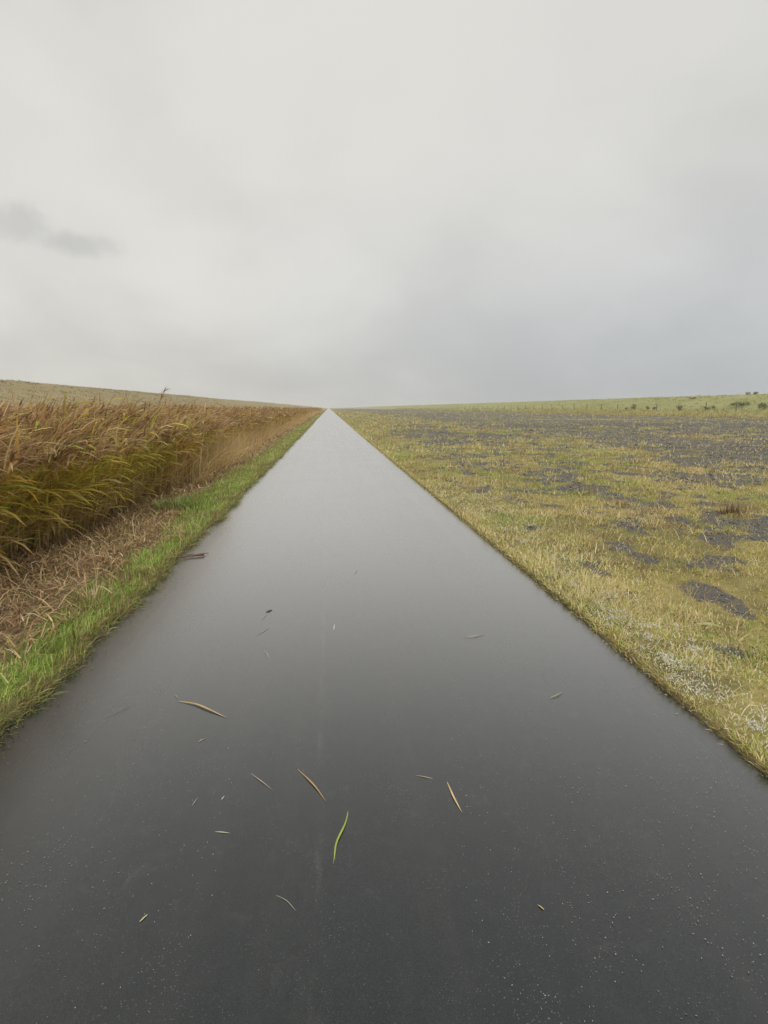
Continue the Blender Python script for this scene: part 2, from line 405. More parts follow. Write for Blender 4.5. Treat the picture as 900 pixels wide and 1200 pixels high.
# --- green verge on the left
b = MB()
GREEN = [(.28, .48, .07), (.38, .54, .10), (.46, .50, .14), (.16, .28, .05), (.58, .48, .22)]
for (y0, y1, dens, L, Wd) in [(-1, 2, 1500, .10, .0028), (2, 6, 6000, .072, .0029), (6, 14, 2200, .085, .0044), (14, 32, 520, .12, .008), (32, 80, 120, .14, .018), (80, 260, 20, .16, .05)]:
    x, y = scatter(dens, -3.1, -1.42, y0, y1)
    le = left_edge(y); n1 = fbm(x * 1.6, y * 1.6, 101); n2 = fbm(x * .5, y * .5, 103)
    pr = sst(le - x, -.005, .05) * (1 - sst(-x + (n1 - .5) * .6 + (n2 - .5) * .4 - .32 * sst(y, 5, 9), 1.76, 2.06)) + .07 * (-x > 1.9) + .25 * (n2 > .56) * (-x > 2.0) * (-x < 2.7)
    k = rng.random(len(x)) < pr * (.55 + .7 * n1); x, y, n1 = x[k], y[k], n1[k]
    n = len(x); edge = sst(x - left_edge(y), -.16, 0)
    c = pick(GREEN, [3, 4, 4, 2, 2.0], n) * (.72 + .56 * vnoise(x * 7, y * 7, 104))[:, None]; br = np.array((.33, .25, .12)) * U(.7, 1.2, (n, 1))
    bm_ = (rng.random(n) < .12 + .22 * sst(y, 6, 14) + .4 * edge + .5 * sst(fbm(x * 2.4, y * 1.6, 109), .53, .68))[:, None]; c = np.where(bm_, br, c)
    wind = rng.normal(.3, 1.3, n)
    blades(b, np.stack([x, y, ground_z(x, y) - .008], -1), L * U(.5, 1.35, n) * (.75 + .6 * n1) * (1 - .15 * edge), Wd * U(.7, 1.3, n), wind, U(.15, .95, n), c, 3)
for (y0, y1, dens, L, Wd) in [(.5, 6, 620, .085, .0026), (6, 16, 330, .10, .004), (16, 50, 90, .12, .01)]:
    n = int(dens * (y1 - y0)); y = U(y0, y1, n); x = left_edge(y) - np.abs(rng.normal(0, .05, n)) + .012
    k = rng.random(n) < .35 + .9 * fbm(x * 3, y * 3, 107); x, y = x[k], y[k]; n = len(x)
    c = pick([(.34, .40, .10), (.24, .33, .07), (.45, .33, .16), (.30, .21, .11), (.58, .48, .26)], [3, 3, 2, 2, 1], n)
    blades(b, np.stack([x, y, ground_z(x, y) - .006], -1), L * U(.4, 1.5, n), Wd * U(.7, 1.3, n), rng.normal(-.2, .9, n), U(.45, 1.15, n), c, 4)
tag(b.build('verge_grass', M_grass), kind='stuff')

# --- flattened dead reed straw between verge and reeds
b = MB()
TAN = [(.46, .33, .17), (.34, .22, .115), (.60, .46, .26), (.22, .135, .075), (.74, .64, .45)]
for (y0, y1, dens, L, Wd) in [(-1, 2, 500, .2, .004), (2, 8, 1300, .17, .0046), (8, 20, 420, .22, .007), (20, 60, 70, .28, .016), (60, 200, 8, .4, .05)]:
    x, y = scatter(dens, -4.6, -1.55, y0, y1)
    re = reed_edge(y); n1 = fbm(x * 2, y * 2, 111)
    pr = sst(-x + (n1 - .5) * .7 - .3 * sst(y, 5, 9), 1.68, 2.02) * (1 - sst(re - x, .3, .8)) + .035
    k = rng.random(len(x)) < pr * (.5 + n1); x, y = x[k], y[k]; n = len(x)
    up = U(0, .05, n) * (rng.random(n) < .6)
    blades(b, np.stack([x, y, ground_z(x, y) + .004 + up], -1), L * U(.3, 1.3, n), Wd * U(.5, 1.5, n), U(0, 6.28, n), np.clip(rng.normal(.93, .13, n), .5, 1.08), pick(TAN, [4, 4, 2, 3, .25], n, .25), 3)
    # short dead stubble
    x, y = scatter(dens * .5, -4.4, -2.0, y0, y1); re = reed_edge(y)
    k = rng.random(len(x)) < sst(-x, 1.8, 2.3) * (1 - sst(re - x, .3, .8)); x, y = x[k], y[k]; n = len(x)
    blades(b, np.stack([x, y, ground_z(x, y) - .01], -1), L * U(.3, .9, n), Wd * U(.6, 1.2, n), rng.normal(.2, 1.2, n), U(.35, .95, n), pick(TAN, [4, 5, 1.5, 4, .3], n, .25), 3)
tag(b.build('dead_straw', M_straw), kind='stuff')

# --- the reed bed
STEM = [(.44, .32, .15), (.54, .42, .21), (.34, .24, .11)]
LEAF = [(.68, .44, .10), (.56, .47, .09), (.72, .54, .22), (.50, .29, .09), (.84, .72, .42), (.42, .48, .08)]
PLUME = [(.38, .245, .125), (.47, .32, .165), (.27, .17, .085), (.60, .44, .25)]
def reeds(b, x, y, H, leaves=7, plume=9, wscale=1.0, S=5, gold=None):
    N = len(x)
    if N == 0: return
    z = ground_z(x, y) - .05
    lean = U(.22, .70, N) * H; lh = rng.normal(-.15, .45, N)       # wind from the left
    dx, dy = np.cos(lh) * lean, np.sin(lh) * lean
    def at(t): return np.stack([x[:, None] + dx[:, None] * t ** 2, y[:, None] + dy[:, None] * t ** 2, z[:, None] + H[:, None] * (t - .10 * (lean / H)[:, None] * t ** 2)], -1)
    t = np.linspace(0, 1, S)[None, :] * np.ones((N, 1))
    side = np.stack([-np.sin(lh + U(-.8, .8, N)), np.cos(lh), np.zeros(N)], -1)
    b.ribbons(at(t), side, (.0042 * wscale) * (1.15 - .7 * t), pick(STEM, [3, 2, 2], N))
    if gold is None: gold = np.ones(N) * .5
    for k in range(leaves):
        tt = U(.14, .95, (N, 1)); r = at(tt)[:, 0]
        L = U(.28, .64, N) * (1.1 - .3 * tt[:, 0]); hd = rng.normal(-.15, .95, N)
        c = pick(LEAF, [4, 3, 3, 3, .7, 1.5], N, .2)
        yl = (rng.random(N) < gold * .9)[:, None]
        c = np.where(yl, pick([(.70, .54, .10), (.60, .55, .11), (.50, .53, .11), (.82, .68, .28)], [4, 3, 2, 1], N), c)
        lowt = ((tt < .36) & (rng.random((N, 1)) < .5)); c = np.where(lowt, pick([(.58, .42, .19), (.66, .50, .23), (.44, .32, .13)], [1, 1, 1], N), c)
        top = ((tt > .78) & (rng.random((N, 1)) < .6)); c = np.where(top, pick([(.54, .38, .18), (.64, .47, .24), (.42, .28, .14)], [1, 1, 1], N), c)
        blades(b, r, L, .0145 * wscale * U(.55, 1.3, N), hd, U(.5, 1.45, N), c, 5)
    if plume:
        pc = pick(PLUME, [4, 3, 3, 1.2], N, .2)
        for k in range(plume):
            tt = U(.86, 1.0, (N, 1)); r = at(tt)[:, 0]
            blades(b, r, U(.12, .28, N), .0095 * wscale * U(.6, 1.3, N), rng.normal(-.1, .5, N), U(.45, 1.3, N), pc * U(.75, 1.3, (N, 1)), 3)
b = MB(); nre = 0
for (y0, y1, dep, dens, lv, pl_, ws) in [(-1, 2.2, 4, 14, 5, 6, 1), (2.2, 6.5, 1.0, 95, 9, 9, 1), (2.2, 6.5, 5, 26, 7, 9, 1.1), (6.5, 14, 1.0, 75, 8, 8, 1.15), (6.5, 14, 6, 20, 6, 8, 1.3),
                                    (14, 32, 1.2, 38, 5, 7, 1.9), (14, 32, 9, 9, 4, 7, 2.2), (32, 80, 1.5, 16, 4, 5, 4.2), (32, 80, 10, 3.2, 3, 5, 5), (80, 260, 2.5, 3.2, 3, 4, 11), (80, 260, 10, .7, 2, 4, 12)]:
    n = int(dens * dep * (y1 - y0)); y = U(y0, y1, n)
    x = reed_edge(y) - U(0, 1, n) ** 1.2 * dep
    dense = fbm(x * .8, y * .8, 121); k = rng.random(n) < .45 + .9 * dense; x, y = x[k], y[k]
    back = sst(reed_edge(y) - x, 0, .9)
    H = (1.30 + .42 * back) * U(.86, 1.07, len(x)) * (.95 + .10 * fbm(x * .5, y * .4, 123)) + .22 * (1 - back) * 0
    goldp = sst(fbm(x * .7, y * .35, 127), .42, .60) * (1 - sst(y, 6, 13)) + .20
    reeds(b, x, y, H, lv, pl_, ws, gold=goldp); nre += len(x)
# short leafy growth at the foot of the reeds, in front
for (y0, y1, dens, ws) in [(2.2, 8, 330, 1.2), (8, 16, 150, 1.6), (16, 40, 30, 2.6), (40, 120, 6, 7)]:
    n = int(dens * (y1 - y0) * 1.0); y = U(y0, y1, n); x = reed_edge(y) + U(-.7, .14, n); z = ground_z(x, y)
    blades(b, np.stack([x, y, z + U(0, .25, n)], -1), U(.25, .75, n), .007 * ws * U(.6, 1.3, n), rng.normal(.1, .9, n), U(.15, .85, n),
           pick([(.56, .41, .19), (.42, .29, .14), (.66, .51, .22), (.50, .45, .12)], [4, 3, 3, 2], n, .25), 4)
tag(b.build('reed_bed', M_reed), kind='stuff')

# pale feathery grass standing in front of the reeds farther off
b = MB()
for (y0, y1, dens, ws) in [(7.5, 16, 190, 1.25), (16, 32, 150, 1.8), (32, 70, 50, 3.2), (70, 160, 14, 7), (160, 600, 1.6, 18)]:
    n = int(dens * (y1 - y0) * 1.3); y = U(y0, y1, n); x = reed_edge(y) + U(-.3, 1.15, n) * (.6 + .5 * sst(y, 10, 20))
    k = rng.random(n) < (.3 + .9 * fbm(x * .8, y * .25, 131)) * sst(y, 7.5, 13); x, y = x[k], y[k]; n = len(x)
    H = U(.35, 1.4, n) * (1.0 - .62 * sst(x - reed_edge(y), .45, 1.15))
    blades(b, np.stack([x, y, ground_z(x, y)], -1), H, .005 * ws * U(.7, 1.3, n), rng.normal(-.1, .8, n), U(.15, .95, n), pick([(.62, .43, .20), (.46, .41, .14)], [2, 1], n), 4,
           tipcol=pick([(.76, .58, .32), (.66, .47, .25), (.54, .38, .20)], [3, 3, 1], n))
tag(b.build('pale_grass', M_reed), kind='stuff')

# --- short turf on the right
b = MB()
TURF = [(.60, .48, .17), (.46, .41, .12), (.74, .61, .32), (.31, .33, .08), (.38, .27, .14)]
for (y0, y1, x1, dens, L, Wd) in [(-1, 1.2, 3, 900, .07, .003), (1.2, 4, 4.6, 7600, .05, .0031), (4, 8, 7.5, 3300, .058, .0044), (8, 16, 15, 760, .078, .0078), (16, 34, 30, 105, .12, .014),
                                  (34, 80, 62, 14, .16, .034), (80, 240, 66, 2.4, .22, .09)]:
    x, y = scatter(dens, 1.70, x1, y0, y1)
    bare = gravel(x, y); n1 = fbm(x * 1.4, y * 1.4, 141); n2 = fbm(x * .45, y * .45, 143); n3 = fbm(x * 4, y * 4, 147); n4 = fbm(x * 2.3, y * 2.3, 149)
    pr = sst(x - right_edge(y), -.01, .05) * (1 - .88 * bare) ** 1.2 * (.28 + 1.25 * sst(n3, .25, .7)) + .02
    pr = pr * (x > right_edge(y) - .012)
    k = rng.random(len(x)) < pr; x, y, n1, n2, bare, n3, n4 = x[k], y[k], n1[k], n2[k], bare[k], n3[k], n4[k]; n = len(x)
    c = pick(TURF, [4, 4, 2.4, 3, 1.5], n, .2)
    gr = (rng.random(n) < sst(n2, .5, .66) * .75)[:, None]; c = np.where(gr, pick([(.24, .34, .06), (.36, .42, .09), (.44, .46, .11)], [2, 3, 2], n), c)
    st_ = (rng.random(n) < sst(n1, .5, .7) * .7)[:, None]; c = np.where(st_, pick([(.62, .50, .24), (.52, .40, .17), (.72, .62, .36)], [2, 2, 1], n), c)
    brn = (rng.random(n) < sst(n4, .52, .68) * .7)[:, None]; c = np.where(brn, pick([(.30, .21, .11), (.24, .17, .09), (.40, .30, .15)], [2, 2, 1], n), c)
    nr = (rng.random(n) < .55 * (1 - sst(x, 2.1, 3.2)) * (1 - sst(y, 6, 12)))[:, None]; c = np.where(nr, pick([(.74, .64, .34), (.62, .56, .22), (.80, .73, .50), (.46, .50, .13)], [3, 3, 1.5, 2], n), c)
    tall = .70 + .8 * sst(n1, .5, .72) + .5 * sst(n3, .5, .75)
    blades(b, np.stack([x, y, ground_z(x, y) - .006], -1), L * U(.4, 1.3, n) * tall, Wd * U(.7, 1.3, n), rng.normal(.5, 1.5, n), U(.25, 1.1, n), c, 3)
for (y0, y1, dens, L, Wd) in [(.5, 6, 620, .050, .0026), (6, 16, 330, .065, .004), (16, 60, 90, .10, .01)]:
    n = int(dens * (y1 - y0)); y = U(y0, y1, n); x = right_edge(y) + np.abs(rng.normal(0, .045, n)) - .006
    c = pick([(.58, .49, .18), (.42, .42, .11), (.72, .61, .33), (.34, .24, .12)], [3, 3, 2.5, 1.2], n)
    blades(b, np.stack([x, y, ground_z(x, y) - .006], -1), L * U(.4, 1.3, n), Wd * U(.7, 1.3, n), math.pi + rng.normal(-.3, 1.0, n), U(.35, 1.1, n), c, 3)
for (y0, y1, x1, dens, L, Wd) in [(1.0, 4.5, 5, 260, .12, .0017), (4.5, 10, 9, 90, .16, .003), (10, 24, 20, 14, .2, .007)]:
    x, y = scatter(dens, 1.76, x1, y0, y1); k = rng.random(len(x)) < .25 + 1.1 * sst(fbm(x * 1.2, y * 1.2, 191), .42, .7); x, y = x[k], y[k]; n = len(x)
    blades(b, np.stack([x, y, ground_z(x, y) + U(.006, .03, n)], -1), L * U(.4, 1.4, n), Wd * U(.7, 1.4, n), U(0, 6.28, n), U(.7, 1.12, n), pick([(.66, .54, .30), (.52, .40, .20), (.76, .66, .42), (.34, .24, .12)], [3, 3, 1.5, 2], n), 4)
# dry stalks that stand taller, in clumps
for (y0, y1, x1, dens, L, Wd) in [(1.5, 6, 6, 2.0, .2, .0025), (6, 16, 14, .9, .22, .005), (16, 50, 45, .16, .28, .012)]:
    cx, cy = scatter(dens, 2.3, x1, y0, y1); kk = gravel(cx, cy) < .5; cx, cy = cx[kk], cy[kk]
    m = 26; x = np.repeat(cx, m) + rng.normal(0, .09, len(cx) * m); y = np.repeat(cy, m) + rng.normal(0, .09, len(cx) * m); n = len(x)
    blades(b, np.stack([x, y, ground_z(x, y)], -1), L * U(.4, 1.2, n), Wd * U(.7, 1.2, n), rng.normal(.3, 1.2, n), U(.15, .8, n), pick([(.48, .38, .18), (.36, .30, .11), (.30, .21, .10)], [3, 2, 1], n), 4)
tag(b.build('meadow_grass', M_grass), kind='stuff')

# --- gravel stones, right
b = MB()
for (y0, y1, x1, dens, R) in [(1.2, 4.5, 6, 1500, .011), (4.5, 9, 9, 650, .016), (9, 18, 18, 130, .03), (18, 45, 45, 10, .06)]:
    x, y = scatter(dens, 2.0, x1, y0, y1); k = rng.random(len(x)) < gravel(x, y) ** 1.5; x, y = x[k], y[k]; n = len(x)
    r = .72 * R * np.exp(rng.normal(-.15, .45, n))
    gcol = U(.06, .22, (n, 1)) * np.array((1, .955, .87)) * U(.96, 1.04, (n, 3))
    b.octas(np.stack([x, y, ground_z(x, y) + r * .15], -1), np.stack([r, r * U(.6, 1, n), r * U(.45, .8, n)], -1), gcol)
tag(b.build('gravel', M_stone), kind='stuff')

# --- white fluff blown into the grass edge
b = MB()
m = 430
cy = 1.25 + 8.5 * U(0, 1, m) ** 1.5; cx = 1.76 + np.abs(rng.normal(0, .30, m)) + .14 * (cy - 1.25) * U(0, 1, m) ** 1.5
kk = fbm(cx * 1.7, cy * 1.2, 171) > .44; cx, cy = cx[kk], cy[kk]
for q in range(len(cx)):
    n = int(U(5, 30, 1)[0]); s_ = U(.008, .05, 1)[0]
    x = cx[q] + rng.normal(0, s_ * 1.3, n); y = cy[q] + rng.normal(0, s_, n); z = ground_z(x, y) + U(.004, .034, n)
    blades(b, np.stack([x, y, z], -1), U(.006, .022, n), U(.0012, .003, n), U(0, 6.28, n), U(.3, 1.5, n), U(.64, .86, (n, 1)) * np.array((1, .98, .90)), 3)
    k2 = n // 6; r = U(.002, .006, k2)
    b.octas(np.stack([x[:k2], y[:k2], z[:k2]], -1), np.stack([r, r, r * .7], -1), U(.70, .86, (k2, 1)) * np.array((1, .99, .96)))
m = 26; cy = 1.3 + 4.6 * U(0, 1, m) ** 1.3; cx = 1.79 + np.abs(rng.normal(0, .16, m)) + .05 * (cy - 1.3)
for q in range(m):
    n = int(U(30, 90, 1)[0]); s_ = U(.014, .04, 1)[0]
    x = cx[q] + rng.normal(0, s_, n); y = cy[q] + rng.normal(0, s_ * 1.3, n); z = ground_z(x, y) + .012 + np.abs(rng.normal(0, .018, n))
    blades(b, np.stack([x, y, z], -1), U(.006, .020, n), U(.0015, .0035, n), U(0, 6.28, n), U(.3, 1.5, n), U(.55, .80, (n, 1)) * np.array((1, .98, .91)), 3)
tag(b.build('white_fluff', M_fluff), kind='stuff')

# --- grit and water beads on the asphalt
b = MB()
n = 21000; y = .7 + 3.2 * U(0, 1, n) ** 1.2; x = U(-1.45, 1.7, n)
k = rng.random(n) < (.25 + 1.0 * sst(fbm(x * 4.2, y * 4.2, 151), .45, .72)) * (1 - .75 * sst(y, 1.8, 3.6)); x, y = x[k], y[k]; n = len(x)
r = np.minimum(.00095 * np.exp(rng.normal(0, .35, n)), .0016)
b.octas(np.stack([x, y, r * .2], -1), np.stack([r * U(1, 2.4, n), r, r * .2], -1), U(.10, .52, (n, 1)) * np.array((1, 1, .98)))
# crumbs of earth and straw washed along the left edge
n = 2600; y = 1.6 + 14 * U(0, 1, n) ** 1.5; x = left_edge(y) + np.abs(rng.normal(0, .055, n)) - .02; r = U(.0015, .005, n)
b.octas(np.stack([x, y, np.full(n, .0) + r * .2], -1), np.stack([r * 1.6, r, r * .5], -1), pick([(.10, .07, .045), (.2, .14, .08), (.05, .04, .03)], [2, 1, 2], n))
tag(b.build('grit', M_stone), kind='stuff')

# --- rough grass along the foot of the right dike and tufts on both dikes
b = MB()
def tufts(zf, x0, x1, y0, y1, dens, L, Wd, cols, wts, m=7):
    cx, cy = scatter(dens, x0, x1, y0, y1); N = len(cx)
    k = rng.random(N) < .2 + 1.1 * fbm(cx * .3, cy * .15, 161); cx, cy = cx[k], cy[k]; N = len(cx)
    x = np.repeat(cx, m) + rng.normal(0, .18, N * m); y = np.repeat(cy, m) + rng.normal(0, .18, N * m); n = len(x)
    c = np.repeat(pick(cols, wts, N, .22), m, 0) * U(.85, 1.15, (n, 1))
    blades(b, np.stack([x, y, zf(x, y) - .04], -1), L * U(.5, 1.25, n), Wd * U(.7, 1.3, n), rng.normal(.2, 1.2, n), U(.1, .9, n), c, 3)
zmax = lambda x, y: np.maximum(dr(x, y), ground_z(x, y))
tufts(zmax, 58, 69, 45, 170, 2.2, .55, .05, [(.46, .38, .15), (.40, .36, .12), (.34, .27, .11)], [4, 3, 2])
tufts(zmax, 57, 69, 170, 500, .35, .7, .14, [(.44, .37, .15), (.38, .34, .12)], [3, 3])
tufts(dr, 69, 82, 50, 180, 1.0, .3, .05, [(.30, .305, .115), (.37, .355, .15), (.24, .26, .09)], [4, 3, 2])
zl = lambda x, y: dl(x, y)
tufts(zl, -40, -18, 20, 160, .9, .18, .05, [(.26, .215, .11), (.24, .205, .10), (.28, .235, .125)], [3, 3, 2])
tag(b.build('dike_grass', M_grass), kind='stuff')

# ------------------------------------------------------------------ single things
def blade_thing(name, label, cat, pts, width, colr, z0=.0015, arch=.005, dark=None, group=None, up=None):
    """a fallen leaf or stalk lying along the ground points, folded along its midrib, with a little body"""
    P = np.array([(*q, 0) if len(q) == 2 else q for q in pts], float)
    seg = np.r_[0, np.cumsum(np.linalg.norm(np.diff(P, axis=0), axis=1))]; L = seg[-1]
    S = 11; t = np.linspace(0, 1, S)
    c = np.stack([np.interp(t * L, seg, P[:, i]) for i in range(3)], 1)
    for _ in range(1): c[1:-1] = (c[:-2] + 2 * c[1:-1] + c[2:]) / 4
    c[:, 2] += z0 + min(arch, .02 * L) * np.sin(t * math.pi * .9 + .2) ** 2
    tan = np.gradient(c, axis=0); tan /= np.linalg.norm(tan, axis=1)[:, None]
    sd_ = np.cross(tan, (0, 0, 1)); sd_ /= np.linalg.norm(sd_, axis=1)[:, None]
    prof = np.clip(np.sin(np.clip(t * .93 + .05, 0, 1) * math.pi) ** .8, .06, 1) * width * .28
    off = c.mean(0) * np.array((1, 1, 0)); c = c - off
    roll = .18 * np.sin(t * 3 + 1 + len(label))
    V = []; cols = []
    cc = np.array(colr)
    for i in range(S):
        u = np.cos(roll[i]) * sd_[i] + np.sin(roll[i]) * np.array((0, 0, 1)); nn = np.cross(u, tan[i])
        if nn[2] < 0: nn = -nn
        th = .0006 + width * .05
        for (a, hgt) in ((-1, .30), (0, 0), (1, .30), (1, .30 - th / width), (0, -th / width), (-1, .30 - th / width)):
            V.append(c[i] + u * a * prof[i] + nn * hgt * prof[i])
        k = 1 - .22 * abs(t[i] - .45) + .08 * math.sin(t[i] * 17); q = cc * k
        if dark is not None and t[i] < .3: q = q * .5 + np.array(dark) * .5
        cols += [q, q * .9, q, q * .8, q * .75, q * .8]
    Q = []
    for i in range(S - 1):
        for j in range(6): Q.append((i * 6 + j, i * 6 + (j + 1) % 6, (i + 1) * 6 + (j + 1) % 6, (i + 1) * 6 + j))
    Q += [(0, 1, 4, 5), (1, 2, 3, 4)]; e = (S - 1) * 6; Q += [(e, e + 5, e + 4, e + 1), (e + 1, e + 4, e + 3, e + 2)]
    bb = MB(); bb.add(np.array(V), np.array(cols), np.array(Q))
    o = bb.build(name, M_leaf, smooth=False); o.location = (off[0], off[1], 0)
    return tag(o, label, cat, group)
BT = blade_thing
BT('reed_leaf', 'long tan fallen reed leaf lying crosswise on the left half of the wet path', 'leaf', [(-.784, 2.435), (-.70, 2.405), (-.62, 2.345), (-.508, 2.26)], .017, (.68, .48, .20))
BT('reed_leaf', 'golden brown slanting leaf on the asphalt just above and left of the bent green blade', 'leaf', [(-.156, 1.869), (-.085, 1.765), (-.037, 1.675)], .010, (.50, .33, .14))
BT('reed_leaf', 'pale tan pointed leaf on the asphalt right of the bent green blade', 'leaf', [(.435, 1.733), (.440, 1.65), (.454, 1.574)], .012, (.72, .52, .28))
BT('straw', 'short yellow straw beside the pale tan pointed leaf on the path', 'straw', [(.317, 1.784), (.385, 1.757)], .006, (.58, .48, .24))
BT('fallen_leaf', 'bent green grass blade with a withered stalk end, lying on the dark path', 'leaf', [(.040, 1.625), (.032, 1.575), (.016, 1.535), (-.005, 1.49), (-.010, 1.47), (-.010, 1.44), (-.016, 1.408)], .0135, (.36, .46, .09))
BT('straw', 'thin pale straw left of the golden brown slanting leaf', 'straw', [(-.343, 1.864), (-.244, 1.759)], .0052, (.55, .45, .30))
BT('reed_leaf', 'faded tan leaf lying crosswise on the right half of the path', 'leaf', [(.822, 3.003), (.90, 3.005), (.985, 3.037)], .012, (.55, .40, .27), dark=(.15, .11, .08))
BT('straw', 'thin greyish curved straw, nearest to the viewer on the dark asphalt', 'straw', [(-.191, 1.319), (-.156, 1.296), (-.125, 1.26)], .0042, (.42, .39, .30))
BT('straw', 'faint pale straw on the grey path below the brown crumb', 'straw', [(-.509, 3.157), (-.425, 3.28)], .008, (.42, .37, .29))
BT('straw', 'small pale curved straw lying just below another faint straw, left of the path centre', 'straw', [(-.423, 2.945), (-.398, 2.90), (-.381, 2.843)], .007, (.55, .48, .34))
BT('leaf_flake', 'tiny upright white flake alone in the middle of the path', 'flake', [(.009, 3.289), (.003, 3.194)], .010, (.72, .68, .55))
BT('leaf_flake', 'tiny pale flake in the middle of the path, farthest up the bright wet part', 'flake', [(.187, 4.332), (.232, 4.474)], .013, (.62, .56, .42))
BT('fallen_leaf', 'short pale green blade on the right half of the path towards the turf edge', 'leaf', [(1.09, 2.267), (1.135, 2.285), (1.18, 2.314)], .009, (.44, .45, .26))
BT('leaf_flake', 'small whitish green sliver lying crosswise below the faint slivers, left of the green blade', 'flake', [(-.425, 1.582), (-.37, 1.569)], .006, (.56, .57, .36))
BT('leaf_flake', 'tiny creamy yellow leaf bit low on the dark asphalt, left side', 'flake', [(-.572, 1.275), (-.556, 1.297)], .009, (.72, .68, .35))
BT('straw', 'long faint grey straw near the left grass verge', 'straw', [(-1.097, 2.33), (-.996, 2.442)], .006, (.24, .22, .18))
BT('leaf_flake', 'small pinkish sliver just below the long tan reed leaf', 'flake', [(-.605, 2.092), (-.579, 2.119)], .009, (.48, .38, .32))
BT('leaf_flake', 'faint grey sliver slanting beside the thin pale straw, on the left', 'flake', [(-.535, 1.711), (-.524, 1.753)], .006, (.36, .35, .31))
BT('leaf_flake', 'tiny bright white sliver just below the thin pale straw', 'flake', [(-.433, 1.732), (-.425, 1.752)], .007, (.70, .70, .62))
BT('leaf_flake', 'tiny yellow crumb of leaf low on the right of the dark asphalt', 'flake', [(.588, 1.205), (.601, 1.187)], .010, (.48, .40, .16))
BT('leaf_flake', 'tiny pale sliver touching the upper end of the long tan reed leaf', 'flake', [(-.819, 2.502), (-.793, 2.46)], .006, (.45, .42, .34))
BT('dead_leaf', 'small curled dark brown leaf crumb on the grey wet path', 'leaf', [(-.480, 3.55), (-.462, 3.58), (-.440, 3.60)], .035, (.16, .10, .06), arch=.014)
BT('leaf_flake', 'small pale scrap hanging below the curled brown leaf crumb', 'flake', [(-.495, 3.42), (-.470, 3.53)], .010, (.46, .38, .27))

def twig_thing(label, pts, r, colr):
    P = np.array(pts, float); off = P.mean(0) * np.array((1, 1, 0)); P = P - off; n = len(P)
    tan = np.gradient(P, axis=0); tan /= np.linalg.norm(tan, axis=1)[:, None]
    V = []; cols = []
    for i in range(n):
        a = np.cross(tan[i], (0, 0, 1)); a /= np.linalg.norm(a); e = np.cross(a, tan[i]); rr = r * (1.1 - .75 * i / (n - 1)) * (1 + .15 * math.sin(i * 2.3))
        for k in range(6):
            th = k * math.pi / 3; V.append(P[i] + rr * (math.cos(th) * a + math.sin(th) * e)); cols.append(np.array(colr) * (.8 + .4 * random.random()))
    Q = [(i * 6 + j, i * 6 + (j + 1) % 6, (i + 1) * 6 + (j + 1) % 6, (i + 1) * 6 + j) for i in range(n - 1) for j in range(6)]
    Q += [(0, 1, 2, 3), (0, 3, 4, 5)]; e = (n - 1) * 6; Q += [(e + 3, e + 2, e + 1, e), (e + 5, e + 4, e + 3, e)]
    bb = MB(); bb.add(np.array(V), np.array(cols), np.array(Q)); o = bb.build('twig', M_wood); o.location = off
    return o, off
random.seed(4)
o, off = twig_thing('', [(-1.27, 5.10, .012), (-1.33, 5.085, .013), (-1.40, 5.06, .012), (-1.47, 5.02, .016), (-1.54, 4.94, .03), (-1.60, 4.86, .042)], .011, (.13, .075, .05))
tag(o, 'dark brown twig sticking out from the left verge onto the wet path', 'twig')
for a, c2 in (((-1.36, 5.07, .014), (-1.24, 5.17, .008)), ((-1.46, 5.03, .016), (-1.38, 5.14, .012))):
    o2, f2 = twig_thing('', [a, tuple((np.array(a) + np.array(c2)) / 2 + np.array((.01, 0, .004))), c2], .008, (.15, .09, .055)); o2.name = 'side_shoot'
    o2.location = f2 - off; o2.parent = o
o, off = twig_thing('', [(-1.50, 4.245, .014), (-1.53, 4.225, .016), (-1.575, 4.17, .03), (-1.64, 4.14, .045), (-1.70, 4.13, .05)], .010, (.17, .10, .055))
tag(o, 'thin brown stick at the edge of the green verge, nearer of two sticks', 'twig')

def gz(x, y): return float(ground_z(np.array([x]), np.array([y]))[0])
def on(pts, dz): return [(x, y, gz(x, y) + z + dz) for (x, y, z) in pts]
BT('dead_leaf', 'dark tan curled leaf lying in the right turf', 'leaf', on([(2.24, 3.30, .02), (2.30, 3.23, .03), (2.36, 3.15, .02)], .03), .022, (.32, .20, .10), z0=0)
BT('dead_leaf', 'light tan leaf scrap in the white flecked turf, lower right', 'leaf', on([(2.27, 2.72, .02), (2.31, 2.68, .03), (2.35, 2.62, .02)], .03), .016, (.50, .38, .20), z0=0)
BT('broad_leaf', 'pale green broad leaf resting on the right turf', 'leaf', on([(2.38, 2.93, .02), (2.46, 2.91, .03), (2.53, 2.86, .02)], .035), .055, (.42, .44, .17), z0=0)
BT('fallen_leaf', 'pale green blade standing slantwise at the gravel patch', 'leaf', on([(2.51, 3.23, .0), (2.57, 3.28, .04), (2.62, 3.33, .08)], .02), .011, (.42, .46, .22), z0=0)
BT('reed_leaf', 'upright pale tan leaf tip poking out of the right turf', 'leaf', on([(2.58, 2.82, .0), (2.61, 2.85, .05), (2.64, 2.88, .11)], .015), .013, (.60, .47, .25), z0=0)

